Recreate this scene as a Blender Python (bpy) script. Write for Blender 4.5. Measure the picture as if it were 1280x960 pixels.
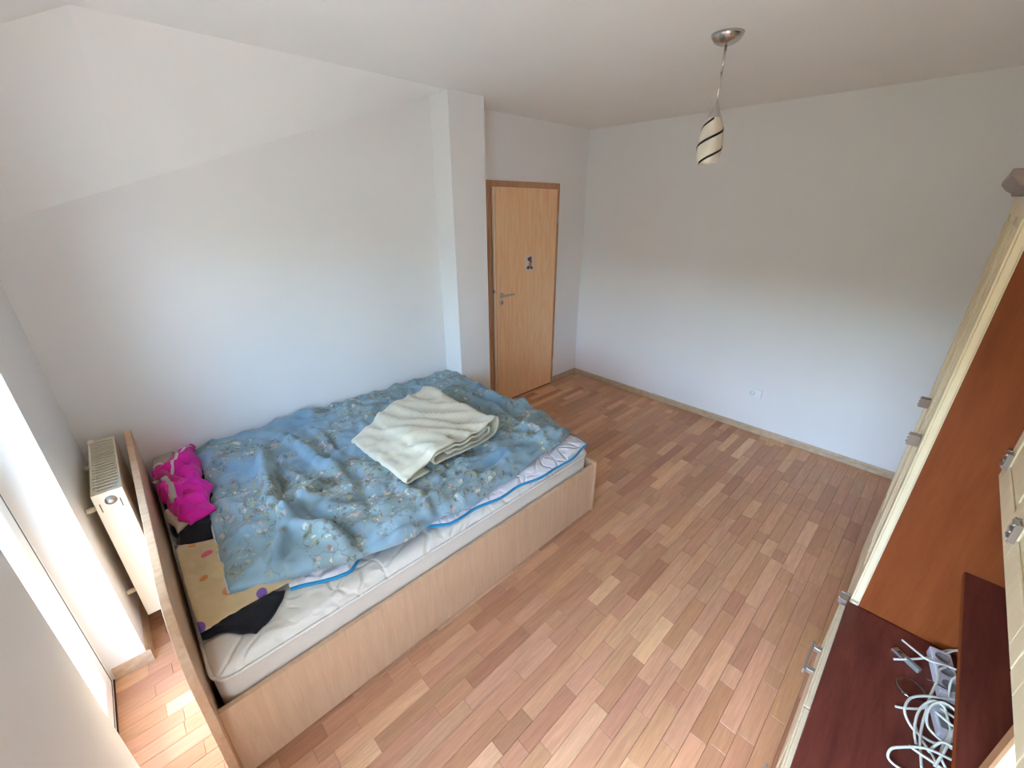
import bpy, bmesh, math, random
from mathutils import Vector, Matrix, noise

# ------------------------------------------------------------------ camera, world, light
for o in list(bpy.data.objects):
    bpy.data.objects.remove(o, do_unlink=True)
scene = bpy.context.scene
COL = scene.collection

FPX = 519.27
PITCH, YAW = math.radians(23.27), math.radians(-46.15)
CAM = Vector((2.8714, -3.8086, 1.8675))
FWD = Vector((math.sin(YAW)*math.cos(PITCH), math.cos(YAW)*math.cos(PITCH), -math.sin(PITCH)))
RIGHT = Vector((math.cos(YAW), -math.sin(YAW), 0))
DOWN = FWD.cross(RIGHT)
cd = bpy.data.cameras.new('camera')
cam = bpy.data.objects.new('camera', cd)
COL.objects.link(cam)
cd.sensor_width = 36.0
cd.lens = FPX/1280*36.0
cd.clip_start = 0.02
m = Matrix((RIGHT, -DOWN, -FWD)).transposed().to_4x4()
m.translation = CAM
cam.matrix_world = m
scene.camera = cam

vs = scene.view_settings
vs.view_transform = 'Standard'
vs.look = 'None'
vs.gamma = 1.0
vs.use_curve_mapping = False
vs.exposure = 1.75
scene.cycles.max_bounces = 20
scene.cycles.diffuse_bounces = 16

world = bpy.data.worlds.new('world')
scene.world = world
world.use_nodes = True
wn = world.node_tree
wn.nodes.clear()
w_out = wn.nodes.new('ShaderNodeOutputWorld')
w_bg = wn.nodes.new('ShaderNodeBackground')
w_sky = wn.nodes.new('ShaderNodeTexSky')
w_sky.sky_type = 'NISHITA'
w_sky.sun_disc = False
w_sky.sun_elevation = math.radians(48)
w_sky.sun_rotation = math.radians(200)
w_sky.air_density = 1.0
w_sky.dust_density = 1.0
w_sky.ozone_density = 3.0
w_bg.inputs['Strength'].default_value = 1.65
w_tint = wn.nodes.new('ShaderNodeMix')
w_tint.data_type = 'RGBA'; w_tint.blend_type = 'MULTIPLY'; w_tint.inputs[0].default_value = 1.0
w_tint.inputs[7].default_value = (0.89, 1.0, 1.07, 1)
wn.links.new(w_sky.outputs[0], w_tint.inputs[6])
wn.links.new(w_tint.outputs[2], w_bg.inputs['Color'])
wn.links.new(w_bg.outputs[0], w_out.inputs['Surface'])

sun = bpy.data.lights.new('sun', 'SUN')
sun.energy = 4.2
sun.angle = math.radians(0.6)
sun.color = (1.0, 0.93, 0.82)
sun_o = bpy.data.objects.new('sun', sun)
COL.objects.link(sun_o)
sun_o.location = (2, -20, 40)
sun_o.rotation_euler = Vector((-0.10, 0.37, -0.93)).to_track_quat('-Z', 'Y').to_euler()

def portal(name, x0, x1, z0, z1, y):
    l = bpy.data.lights.new(name, 'AREA')
    l.shape = 'RECTANGLE'
    l.size, l.size_y = x1-x0, z1-z0
    l.cycles.is_portal = True
    o = bpy.data.objects.new(name, l)
    COL.objects.link(o)
    o.location = ((x0+x1)/2, y, (z0+z1)/2)
    o.rotation_euler = (math.radians(90), 0, 0)      # -Z of the lamp looks to +Y, into the room
    return o

# room numbers (metres): door wall x=0, socket wall y=0, floor z=0
H = 2.546
XB = 0.114            # wall beside the bed
YW = -4.13            # window wall
XR = 3.52             # wall behind the cupboards
PX, PY0, PY1 = 0.32, -1.925, -1.622   # pillar
DX0, DX1, DZ = 0.87, 1.62, 1.95       # balcony door opening
WX0, WX1, WZ0, WZ1 = 2.14, 3.40, 0.40, 1.82
portal('sky_portal_door', DX0, DX1, 0, DZ, YW-0.33)
portal('sky_portal_window', WX0, WX1, WZ0, WZ1, YW-0.33)

def ray(px, py):
    return FWD + RIGHT*((px-640)/FPX) + DOWN*((py-480)/FPX)
def at_z(px, py, z):
    d = ray(px, py)
    return CAM + d*((z-CAM.z)/d.z)
def at_x(px, py, x):
    d = ray(px, py)
    return CAM + d*((x-CAM.x)/d.x)
def at_y(px, py, y):
    d = ray(px, py)
    return CAM + d*((y-CAM.y)/d.y)
def to_px(P):
    v = Vector(P)-CAM
    zf = v.dot(FWD)
    if zf < 0.05: return None
    return (640+FPX*v.dot(RIGHT)/zf, 480+FPX*v.dot(DOWN)/zf)

# ------------------------------------------------------------------ materials
MAT = {}
def srgb(r, g, b):
    f = lambda c: (c/255/12.92 if c/255 <= 0.04045 else ((c/255+0.055)/1.055)**2.4)
    return (f(r), f(g), f(b), 1)
def new_mat(name, col=(0.8, 0.8, 0.8, 1), rough=0.6, metal=0.0, spec=0.5):
    m = bpy.data.materials.new(name)
    m.use_nodes = True
    b = m.node_tree.nodes['Principled BSDF']
    b.inputs['Base Color'].default_value = col
    b.inputs['Roughness'].default_value = rough
    b.inputs['Metallic'].default_value = metal
    b.inputs['Specular IOR Level'].default_value = spec
    MAT[name] = m
    return m, m.node_tree.nodes, m.node_tree.links, b
def bump(nodes, links, b, height_out, strength=0.2, dist=0.002):
    n = nodes.new('ShaderNodeBump')
    n.inputs['Strength'].default_value = strength
    n.inputs['Distance'].default_value = dist
    links.new(height_out, n.inputs['Height'])
    links.new(n.outputs[0], b.inputs['Normal'])
def noise_node(nodes, links, scale, detail=3, rough=0.5, vec=None, dist=0.0):
    n = nodes.new('ShaderNodeTexNoise')
    n.inputs['Scale'].default_value = scale
    n.inputs['Detail'].default_value = detail
    n.inputs['Roughness'].default_value = rough
    n.inputs['Distortion'].default_value = dist
    if vec is not None: links.new(vec, n.inputs['Vector'])
    return n
def coords(nodes, links, scale=(1, 1, 1), kind='Object'):
    t = nodes.new('ShaderNodeTexCoord')
    mp = nodes.new('ShaderNodeMapping')
    mp.inputs['Scale'].default_value = scale
    links.new(t.outputs[kind], mp.inputs['Vector'])
    return mp.outputs[0]
def ramp(nodes, links, fac, stops):
    r = nodes.new('ShaderNodeValToRGB')
    e = r.color_ramp.elements
    while len(e) < len(stops): e.new(0.5)
    for k, (p, c) in enumerate(stops):
        e[k].position = p
        e[k].color = c
    links.new(fac, r.inputs['Fac'])
    return r
def mixc(nodes, links, fac, a, b, mode='MIX'):
    n = nodes.new('ShaderNodeMix')
    n.data_type = 'RGBA'
    n.blend_type = mode
    if isinstance(fac, (int, float)): n.inputs[0].default_value = fac
    else: links.new(fac, n.inputs[0])
    for s, v in ((6, a), (7, b)):
        if isinstance(v, tuple): n.inputs[s].default_value = v
        else: links.new(v, n.inputs[s])
    return n.outputs[2]

def paint(name, col):
    m, n, l, b = new_mat(name, col, 0.75, 0, 0.3)
    v = coords(n, l)
    a = noise_node(n, l, 140, 4, 0.6, v)
    c = noise_node(n, l, 1.7, 3, 0.5, v)
    r = ramp(n, l, c.outputs[0], [(0.3, tuple(x*0.97 for x in col[:3])+(1,)), (0.7, col)])
    l.new(r.outputs[0], b.inputs['Base Color'])
    bump(n, l, b, a.outputs[0], 0.12, 0.002)
paint('wall_paint', (0.82, 0.80, 0.775, 1))
paint('ceiling_paint', (0.90, 0.885, 0.85, 1))

def desat(c, k):
    g = 0.3*c[0]+0.59*c[1]+0.11*c[2]
    return tuple(g+(q-g)*k for q in c[:3])+(1,)
def wood(name, dark, light, stretch=(14, 14, 1.2), rough=0.45, fine=1.0, spec=0.4, sat=0.85, gain=1.0):
    dark, light = (tuple(min(0.92, q*gain) for q in desat(c, sat)[:3])+(1,) for c in (dark, light))
    m, n, l, b = new_mat(name, light, rough, 0, spec)
    v = coords(n, l, stretch)
    a = noise_node(n, l, 3.2*fine, 5, 0.62, v, 0.4)
    c = noise_node(n, l, 14*fine, 3, 0.6, v)
    s = n.new('ShaderNodeMath'); s.operation = 'MULTIPLY_ADD'
    l.new(c.outputs[0], s.inputs[0]); s.inputs[1].default_value = 0.35
    l.new(a.outputs[0], s.inputs[2])
    r = ramp(n, l, s.outputs[0], [(0.45, dark), (0.9, light)])
    l.new(r.outputs[0], b.inputs['Base Color'])
    bump(n, l, b, s.outputs[0], 0.05, 0.001)
    return m
wood('beech_door', srgb(168, 118, 78), srgb(188, 144, 106), sat=0.9, gain=2.4)
wood('beech_frame', srgb(138, 94, 62), srgb(166, 118, 80), sat=0.9, gain=1.7)
wood('bed_wood', srgb(194, 155, 117), srgb(208, 172, 134), (16, 16, 1.2), gain=1.1)
wood('bed_wood_long', srgb(178, 138, 100), srgb(204, 166, 128), (14, 5, 3), gain=1.2)
wood('cherry', srgb(126, 62, 34), srgb(142, 76, 44), (7, 7, 0.8), 0.55, spec=0.2, sat=1.12, gain=0.80)
wood('dark_walnut', srgb(66, 28, 22), srgb(88, 42, 32), (9, 1.2, 9), 0.45, spec=0.25, sat=1.0, gain=1.8)
wood('baseboard_wood', srgb(176, 142, 104), srgb(204, 172, 134), (6, 6, 12), 0.5)
wood('cream_lacquer', srgb(222, 196, 152), srgb(232, 208, 168), (8, 8, 1), 0.4)
wood('taupe_wood', srgb(126, 100, 90), srgb(146, 120, 108), (6, 1.5, 6), 0.45)
wood('tan_edge', srgb(164, 112, 66), srgb(184, 130, 82), (8, 8, 1), 0.45)

# floor strips: colour carried by each strip, grain runs along the strip
m, n, l, b = new_mat('floor_laminate', srgb(170, 124, 94), 0.36, 0, 0.42)
at = n.new('ShaderNodeAttribute'); at.attribute_name = 'tone'
v = coords(n, l, (38, 2.6, 1))
off = n.new('ShaderNodeVectorMath'); off.operation = 'MULTIPLY_ADD'
l.new(at.outputs['Color'], off.inputs[0]); off.inputs[1].default_value = (60, 60, 60); l.new(v, off.inputs[2])
g1 = noise_node(n, l, 1.6, 5, 0.65, off.outputs[0], 0.8)
g2 = noise_node(n, l, 6.0, 4, 0.6, off.outputs[0])
ad = n.new('ShaderNodeMath'); ad.operation = 'MULTIPLY_ADD'; ad.inputs[1].default_value = 0.5
l.new(g2.outputs[0], ad.inputs[0]); l.new(g1.outputs[0], ad.inputs[2])
r = ramp(n, l, ad.outputs[0], [(0.45, (0.78, 0.75, 0.72, 1)), (0.95, (1.1, 1.1, 1.1, 1))])
l.new(mixc(n, l, 1.0, at.outputs['Color'], r.outputs[0], 'MULTIPLY'), b.inputs['Base Color'])
rr = n.new('ShaderNodeMapRange'); rr.inputs[3].default_value = 0.3; rr.inputs[4].default_value = 0.46
l.new(g2.outputs[0], rr.inputs[0]); l.new(rr.outputs[0], b.inputs['Roughness'])
new_mat('floor_base', srgb(80, 54, 38), 0.8)

new_mat('white_plastic', (0.82, 0.82, 0.80, 1), 0.35)
new_mat('white_enamel', srgb(232, 222, 200), 0.35)
new_mat('pvc_white', (0.83, 0.83, 0.82, 1), 0.3)
new_mat('black_rubber', (0.02, 0.02, 0.022, 1), 0.6)
new_mat('dark_slot', (0.035, 0.03, 0.028, 1), 0.7)
new_mat('chrome', (0.62, 0.60, 0.57, 1), 0.2, 1.0)
new_mat('brushed_metal', (0.55, 0.53, 0.5, 1), 0.38, 1.0)
new_mat('taupe_plastic', srgb(140, 118, 106), 0.4)
new_mat('black_glass', (0.012, 0.012, 0.014, 1), 0.2)
new_mat('pale_edge', srgb(246, 224, 194), 0.6)
new_mat('warm_bounce_slab', (0.62, 0.44, 0.31, 1), 0.9)
new_mat('grass', (0.16, 0.18, 0.09, 1), 0.95)
new_mat('card_white', srgb(226, 216, 206), 0.6)
new_mat('card_brown', srgb(96, 58, 52), 0.6)
new_mat('card_pink', srgb(186, 132, 122), 0.6)
new_mat('cable_white', srgb(206, 202, 188), 0.45)
new_mat('cable_black', (0.02, 0.02, 0.02, 1), 0.5)
new_mat('adapter_grey', srgb(120, 116, 112), 0.4)
new_mat('adapter_white', srgb(206, 200, 206), 0.4)

m, n, l, b = new_mat('shade_glass', srgb(226, 214, 194), 0.22, 0, 0.5)
b.inputs['Subsurface Weight'].default_value = 0.25
b.inputs['Subsurface Radius'].default_value = (0.02, 0.02, 0.02)
b.inputs['Coat Weight'].default_value = 0.4

def thin_glass(name, tint, mixv):
    m = bpy.data.materials.new(name); m.use_nodes = True
    n, l = m.node_tree.nodes, m.node_tree.links
    n.clear()
    o = n.new('ShaderNodeOutputMaterial'); t = n.new('ShaderNodeBsdfTransparent')
    g = n.new('ShaderNodeBsdfGlossy'); mx = n.new('ShaderNodeMixShader')
    t.inputs[0].default_value = tint
    g.inputs['Roughness'].default_value = 0.03
    mx.inputs[0].default_value = mixv
    l.new(t.outputs[0], mx.inputs[1]); l.new(g.outputs[0], mx.inputs[2]); l.new(mx.outputs[0], o.inputs[0])
    MAT[name] = m
thin_glass('window_glass', (0.95, 0.97, 0.96, 1), 0.06)
thin_glass('clear_plastic', (0.86, 0.84, 0.86, 1), 0.16)

def fabric(name, col, var=0.12, weave=700, rough=0.9, sheen=0.2, bumpd=0.0012):
    m, n, l, b = new_mat(name, col, rough, 0, 0.2)
    b.inputs['Sheen Weight'].default_value = sheen
    v = coords(n, l)
    a = noise_node(n, l, 9, 4, 0.6, v)
    w = noise_node(n, l, weave, 2, 0.5, v)
    d = tuple(x*(1-var) for x in col[:3])+(1,)
    r = ramp(n, l, a.outputs[0], [(0.35, d), (0.65, col)])
    l.new(r.outputs[0], b.inputs['Base Color'])
    c = noise_node(n, l, 40, 3, 0.6, v)
    s = n.new('ShaderNodeMath'); s.operation = 'MULTIPLY_ADD'; s.inputs[1].default_value = 0.3
    l.new(w.outputs[0], s.inputs[0]); l.new(c.outputs[0], s.inputs[2])
    bump(n, l, b, s.outputs[0], 0.4, bumpd)
    return m, n, l, b, v
fabric('navy_cloth', srgb(30, 30, 42), 0.3)
fabric('black_cloth', srgb(26, 26, 34), 0.3)
fabric('pink_nylon', srgb(226, 34, 168), 0.16, 300, 0.5, 0.1)
fabric('pink_dark', srgb(188, 22, 120), 0.16, 300, 0.5, 0.1)
fabric('grey_cloth', srgb(184, 180, 170), 0.12)
fabric('beige_cloth', srgb(200, 182, 160), 0.12)
fabric('white_trim', srgb(224, 220, 214), 0.05)
fabric('blue_piping', srgb(38, 140, 186), 0.1, 500, 0.7)
fabric('pale_piping', srgb(206, 216, 220), 0.05, 500, 0.7)
fabric('cream_fleece', srgb(214, 208, 184), 0.10, 260, 0.95, 0.4, 0.003)
fabric('mattress_side', srgb(216, 204, 188), 0.06, 500)

# quilted mattress ticking: curling stitched lines pressed into the cloth
def quilted(name, col, scale, depth):
    m, n, l, b, v = fabric(name, col, 0.05, 500)
    w = noise_node(n, l, scale*0.5, 2, 0.5, v)
    mx = n.new('ShaderNodeVectorMath'); mx.operation = 'MULTIPLY_ADD'
    l.new(w.outputs['Color'], mx.inputs[0]); mx.inputs[1].default_value = (0.35, 0.35, 0.35); l.new(v, mx.inputs[2])
    vo = n.new('ShaderNodeTexVoronoi'); vo.feature = 'DISTANCE_TO_EDGE'
    vo.inputs['Scale'].default_value = scale
    l.new(mx.outputs[0], vo.inputs['Vector'])
    r = ramp(n, l, vo.outputs['Distance'], [(0.0, (0, 0, 0, 1)), (0.16, (1, 1, 1, 1))])
    r.color_ramp.interpolation = 'EASE'
    bump(n, l, b, r.outputs[0], 0.7, depth)
quilted('mattress_ticking', srgb(228, 222, 210), 7, 0.008)
quilted('quilt_white', srgb(222, 220, 224), 9, 0.012)

# blue duvet with loose bunches of leaves and blossom
m, n, l, b, v = fabric('duvet_blue', srgb(128, 178, 208), 0.12, 600, 0.75, 0.25)
wob = noise_node(n, l, 14, 3, 0.6, v)
vv = n.new('ShaderNodeVectorMath'); vv.operation = 'MULTIPLY_ADD'
l.new(wob.outputs['Color'], vv.inputs[0]); vv.inputs[1].default_value = (0.09, 0.09, 0.09); l.new(v, vv.inputs[2])
base = noise_node(n, l, 5, 3, 0.5, v)
basec = ramp(n, l, base.outputs[0], [(0.3, srgb(118, 148, 164)), (0.7, srgb(156, 184, 198))])
clus = noise_node(n, l, 5.2, 2, 0.5, v)
clusm = ramp(n, l, clus.outputs[0], [(0.45, (0, 0, 0, 1)), (0.52, (1, 1, 1, 1))])
leaf = n.new('ShaderNodeTexVoronoi'); leaf.inputs['Scale'].default_value = 34
l.new(vv.outputs[0], leaf.inputs['Vector'])
leafm = ramp(n, l, leaf.outputs['Distance'], [(0.28, (1, 1, 1, 1)), (0.42, (0, 0, 0, 1))])
leafsel = n.new('ShaderNodeSeparateColor'); l.new(leaf.outputs['Color'], leafsel.inputs[0])
leafc = ramp(n, l, leafsel.outputs[0], [(0.0, srgb(120, 122, 92)), (0.22, srgb(168, 166, 128)), (0.44, srgb(206, 202, 176)), (0.62, srgb(140, 116, 110)), (0.78, srgb(198, 172, 160)), (0.92, srgb(96, 116, 120))])
leafc.color_ramp.interpolation = 'CONSTANT'
mm = n.new('ShaderNodeMath'); mm.operation = 'MULTIPLY'
l.new(clusm.outputs[0], mm.inputs[0]); l.new(leafm.outputs[0], mm.inputs[1])
under = ramp(n, l, clus.outputs[0], [(0.44, (1, 1, 1, 1)), (0.60, (0.80, 0.77, 0.68, 1))])
c1 = mixc(n, l, 1.0, basec.outputs[0], under.outputs[0], 'MULTIPLY')
c2 = mixc(n, l, mm.outputs[0], c1, leafc.outputs[0])
twig = n.new('ShaderNodeTexVoronoi'); twig.feature = 'DISTANCE_TO_EDGE'; twig.inputs['Scale'].default_value = 13
l.new(vv.outputs[0], twig.inputs['Vector'])
twm = ramp(n, l, twig.outputs['Distance'], [(0.0, (1, 1, 1, 1)), (0.035, (0, 0, 0, 1))])
tm = n.new('ShaderNodeMath'); tm.operation = 'MULTIPLY'
l.new(twm.outputs[0], tm.inputs[0]); l.new(clusm.outputs[0], tm.inputs[1])
c3 = mixc(n, l, tm.outputs[0], c2, srgb(112, 116, 104))
l.new(c3, b.inputs['Base Color'])
cr = n.new('ShaderNodeTexNoise'); cr.noise_type = 'RIDGED_MULTIFRACTAL' 
cr.inputs['Scale'].default_value = 11; cr.inputs['Detail'].default_value = 3; cr.inputs['Distortion'].default_value = 0.6
l.new(v, cr.inputs['Vector'])
bump(n, l, b, cr.outputs[0], 0.5, 0.006)

# yellow pillow slip with printed dots
m, n, l, b, v = fabric('dotted_slip', srgb(208, 184, 142), 0.10, 500)
vo = n.new('ShaderNodeTexVoronoi'); vo.voronoi_dimensions = '2D'; vo.inputs['Scale'].default_value = 8.0; vo.inputs['Randomness'].default_value = 0.7
mpz = n.new('ShaderNodeMapping'); mpz.inputs['Scale'].default_value = (1, 1, 0.01)
l.new(v, mpz.inputs['Vector']); l.new(mpz.outputs[0], vo.inputs['Vector'])
sep = n.new('ShaderNodeSeparateColor'); l.new(vo.outputs['Color'], sep.inputs[0])
rad = n.new('ShaderNodeMapRange'); rad.inputs[3].default_value = 0.08; rad.inputs[4].default_value = 0.21
l.new(sep.outputs[1], rad.inputs[0])
lt = n.new('ShaderNodeMath'); lt.operation = 'LESS_THAN'
l.new(vo.outputs['Distance'], lt.inputs[0]); l.new(rad.outputs[0], lt.inputs[1])
dc = ramp(n, l, sep.outputs[0], [(0.0, srgb(116, 84, 150)), (0.3, srgb(206, 92, 122)), (0.55, srgb(206, 132, 70)), (0.75, srgb(94, 92, 140)), (0.9, srgb(214, 128, 120))])
dc.color_ramp.interpolation = 'CONSTANT'
fab = b.inputs['Base Color'].links[0].from_socket
l.new(mixc(n, l, lt.outputs[0], fab, dc.outputs[0]), b.inputs['Base Color'])

# ------------------------------------------------------------------ mesh helpers
ORG = {}
def tag(o, label=None, cat=None, group=None, kind=None):
    if label: o['label'] = label
    if cat: o['category'] = cat
    if group: o['group'] = group
    if kind: o['kind'] = kind
    return o
def thing(name, loc, label, cat, group=None):
    o = bpy.data.objects.new(name, None)
    o.empty_display_size = 0.05
    COL.objects.link(o)
    o.location = loc
    ORG[o.name] = Vector(loc)
    return tag(o, label, cat, group)

class MB:
    def __init__(s): s.v, s.f = [], []
    def add(s, vs_, fs_):
        k = len(s.v)
        s.v += [Vector(p) for p in vs_]
        s.f += [tuple(i+k for i in f) for f in fs_]
        return s
    def box(s, x0, x1, y0, y1, z0, z1):
        return s.add([(x0, y0, z0), (x1, y0, z0), (x1, y1, z0), (x0, y1, z0), (x0, y0, z1), (x1, y0, z1), (x1, y1, z1), (x0, y1, z1)],
                     [(0, 3, 2, 1), (4, 5, 6, 7), (0, 1, 5, 4), (1, 2, 6, 5), (2, 3, 7, 6), (3, 0, 4, 7)])
    def prism(s, pts, axis, a, b_):
        # closed 2D outline extruded along an axis from a to b_
        def P(p, t):
            return {'x': (t, p[0], p[1]), 'y': (p[0], t, p[1]), 'z': (p[0], p[1], t)}[axis]
        k = len(pts)
        return s.add([P(p, a) for p in pts]+[P(p, b_) for p in pts],
                     [tuple(range(k))[::-1], tuple(range(k, 2*k))]+[(i, (i+1) % k, (i+1) % k+k, i+k) for i in range(k)])
    def tube(s, pts, r, seg=8, cap=True):
        pts = [Vector(p) for p in pts]
        N = len(pts)
        rs = r if isinstance(r, (list, tuple)) else [r]*N
        ring = []
        t0 = (pts[1]-pts[0]).normalized()
        up = Vector((0, 0, 1)) if abs(t0.z) < 0.9 else Vector((1, 0, 0))
        nrm = t0.cross(up).normalized()
        vsl = []
        for i, p in enumerate(pts):
            t = (pts[min(i+1, N-1)]-pts[max(i-1, 0)]).normalized()
            nrm = (nrm-t*nrm.dot(t)).normalized()
            bi = t.cross(nrm)
            for k in range(seg):
                a = 2*math.pi*k/seg
                vsl.append(p+(nrm*math.cos(a)+bi*math.sin(a))*rs[i])
        fs_ = []
        for i in range(N-1):
            for k in range(seg):
                a, b_ = i*seg+k, i*seg+(k+1) % seg
                fs_.append((a, b_, b_+seg, a+seg))
        if cap:
            fs_.append(tuple(range(seg))[::-1]); fs_.append(tuple(range((N-1)*seg, N*seg)))
        return s.add(vsl, fs_)
    def lathe(s, prof, c, seg=32, axis='z'):
        vsl, fs_ = [], []
        for (r, h) in prof:
            for k in range(seg):
                a = 2*math.pi*k/seg
                if axis == 'z': vsl.append((c[0]+r*math.cos(a), c[1]+r*math.sin(a), c[2]+h))
                elif axis == 'y': vsl.append((c[0]+r*math.cos(a), c[1]+h, c[2]+r*math.sin(a)))
                else: vsl.append((c[0]+h, c[1]+r*math.cos(a), c[2]+r*math.sin(a)))
        for i in range(len(prof)-1):
            for k in range(seg):
                a, b_ = i*seg+k, i*seg+(k+1) % seg
                fs_.append((a, b_, b_+seg, a+seg))
        return s.add(vsl, fs_)
    def grid(s, fn, nu, nv):
        vsl = [fn(i/nu, j/nv) for j in range(nv+1) for i in range(nu+1)]
        fs_ = [(j*(nu+1)+i, j*(nu+1)+i+1, (j+1)*(nu+1)+i+1, (j+1)*(nu+1)+i) for j in range(nv) for i in range(nu)]
        return s.add(vsl, fs_)
    def build(s, name, mat, parent=None, smooth=False, bevel=0, solid=0, sub=0, loc=None):
        org = ORG[parent.name] if parent else (Vector(loc) if loc else Vector((0, 0, 0)))
        me = bpy.data.meshes.new(name)
        me.from_pydata([tuple(p-org) for p in s.v], [], s.f)
        bm = bmesh.new(); bm.from_mesh(me)
        bmesh.ops.recalc_face_normals(bm, faces=bm.faces)
        bm.to_mesh(me); bm.free()
        me.materials.append(MAT[mat])
        if smooth:
            for p in me.polygons: p.use_smooth = True
        o = bpy.data.objects.new(name, me)
        COL.objects.link(o)
        if parent: o.parent = parent
        else: o.location = org
        ORG[o.name] = org
        if solid:
            md = o.modifiers.new('thickness', 'SOLIDIFY'); md.thickness = solid; md.offset = 0
        if bevel:
            md = o.modifiers.new('bevel', 'BEVEL'); md.width = bevel; md.segments = 2; md.limit_method = 'ANGLE'
        if sub:
            md = o.modifiers.new('sub', 'SUBSURF'); md.levels = sub; md.render_levels = sub
        return o
def bx(*a): return MB().box(*a)
def struct(o): o['kind'] = 'structure'; return o
def fbm(x, y, z=0.0, o=3):
    return noise.fractal((x, y, z), 1.0, 2.0, o)
def smooth01(t): t = max(0.0, min(1.0, t)); return t*t*(3-2*t)
def lerp_tab(tab, t):
    if t <= tab[0][0]: return tab[0][1]
    for (a, va), (b_, vb) in zip(tab, tab[1:]):
        if t <= b_: return va+(vb-va)*smooth01((t-a)/(b_-a))*1.0 if False else va+(vb-va)*(t-a)/(b_-a)
    return tab[-1][1]

def spline_pts(cp, k=8):
    cp = [Vector(p) for p in cp]
    out = []
    for i in range(len(cp)-1):
        p0 = cp[max(i-1, 0)]; p1 = cp[i]; p2 = cp[i+1]; p3 = cp[min(i+2, len(cp)-1)]
        for j in range(k):
            t = j/k
            out.append(0.5*((2*p1)+(-p0+p2)*t+(2*p0-5*p1+4*p2-p3)*t*t+(-p0+3*p1-3*p2+p3)*t**3))
    out.append(cp[-1])
    return out
# ------------------------------------------------------------------ room shell
T = 0.15
fl = struct(bx(-T, XR+T, YW-0.30, T, -0.12, -0.008).build('floor', 'floor_base'))
struct(bx(-T, XR+T, -3.63, T, H, H+0.12).build('ceiling', 'ceiling_paint'))
struct(bx(-T, XR+T, 0, T, 0, H).build('wall_back', 'wall_paint'))
struct(bx(XR, XR+T, YW-0.30, 0, 0, H).build('wall_right', 'wall_paint'))
# door wall: around the opening
LY0, LY1, LZ = -1.349, -0.4215, 2.06         # outer size of the door frame
mb = MB().box(-T, 0, LY1, 0, 0, H).box(-T, 0, PY1, LY0, 0, H).box(-T, 0, LY0, LY1, LZ, H)
struct(mb.build('wall_door', 'wall_paint'))
struct(bx(-T, PX, PY0, PY1, 0, H).build('wall_pillar', 'wall_paint'))
# wall beside the bed, its top cut by the roof slope
def z1(y): return 1.8063+(y+4.0549)*(H-0.006-1.8063)/(4.0549-1.925)
mb = MB().prism([(YW-0.3, 0), (PY0, 0), (PY0, H), (YW-0.3, H)], 'x', XB-T, XB)
struct(mb.build('wall_left', 'wall_paint'))
# slanted plane between that wall and the flat ceiling
top = [(-1.925, 0.30, H-0.002), (-3.63, 0.335, H-0.002), (YW, 0.345, 2.29), (YW-0.3, 0.345, 2.137)]
def slope_pt(u, v_):
    y = PY0+(YW-0.3-PY0)*v_
    a = Vector((XB, y, z1(y)))
    for (ya, xa, za), (yb, xb_, zb) in zip(top, top[1:]):
        if y >= yb-1e-6:
            t = (y-ya)/(yb-ya)
            c = Vector((xa+(xb_-xa)*t, y, za+(zb-za)*t)); break
    return a.lerp(c, u)
mb = MB()
NS = 260
vsl = []
for i in range(NS+1):
    p0 = slope_pt(0, i/NS); p1 = slope_pt(1, i/NS)
    vsl += [p0, p0.lerp(p1, 0.25), p0.lerp(p1, 0.5), p0.lerp(p1, 0.75), p1, Vector((p1.x, p1.y, H+0.01)), Vector((XB-0.01, p0.y, H+0.01)), Vector((XB-0.01, p0.y, p0.z))]
fs_ = [(i*8+k, i*8+(k+1) % 8, (i+1)*8+(k+1) % 8, (i+1)*8+k) for i in range(NS) for k in range(8)]
mb.add(vsl, fs_+[tuple(range(8))[::-1], tuple(range(NS*8, NS*8+8))])
o = struct(mb.build('ceiling_slope', 'ceiling_paint'))
# roof slope above the windows
mb = MB().prism([(-3.63, H), (YW-0.3, 2.137), (YW-0.3, 2.137+0.14), (-3.63, H+0.14)], 'x', XB-T, XR+T)
struct(mb.build('ceiling_eaves', 'ceiling_paint'))
# window wall: balcony door opening, and one for the added window
Y2 = YW-0.30
mb = MB()
mb.box(XB, DX0, Y2, YW, 0, 2.28).box(DX0, DX1, Y2, YW, DZ, 2.28).box(DX1, WX0, Y2, YW, 0, 2.28)
mb.box(WX0, WX1, Y2, YW, 0, WZ0).box(WX0, WX1, Y2, YW, WZ1, 2.28).box(WX1, XR, Y2, YW, 0, 2.28)
struct(mb.build('wall_window', 'wall_paint'))

# baseboards
def skirting(name, x0, x1, y0, y1, axis, side):
    # moulded profile: foot, hollow and rounded lip
    prof = [(0, 0), (0.016, 0), (0.016, 0.012), (0.011, 0.03), (0.011, 0.042), (0.006, 0.056), (0, 0.058)]
    mb = MB()
    if axis == 'x':   # runs along x, on wall at y0
        mb.prism([(y0+side*a, z) for a, z in prof], 'x', x0, x1)
    else:
        mb.prism([(x0+side*a, z) for a, z in prof], 'y', y0, y1)
    return struct(mb.build(name, 'baseboard_wood'))
skirting('baseboard_back', 0.0, XR, 0, 0, 'x', -1)
skirting('baseboard_door', 0, 0, LY1+0.002, -0.017, 'y', 1)
skirting('baseboard_left', XB, 0, PY0-0.001, YW, 'y', 1)
skirting('baseboard_pillar', PX, 0, PY1, PY0, 'y', 1)
skirting('baseboard_window', 0.14, DX0, YW, 0, 'x', 1)
skirting('baseboard_jamb', DX0, 0, YW-0.115, YW+0.016, 'y', 1)

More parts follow.
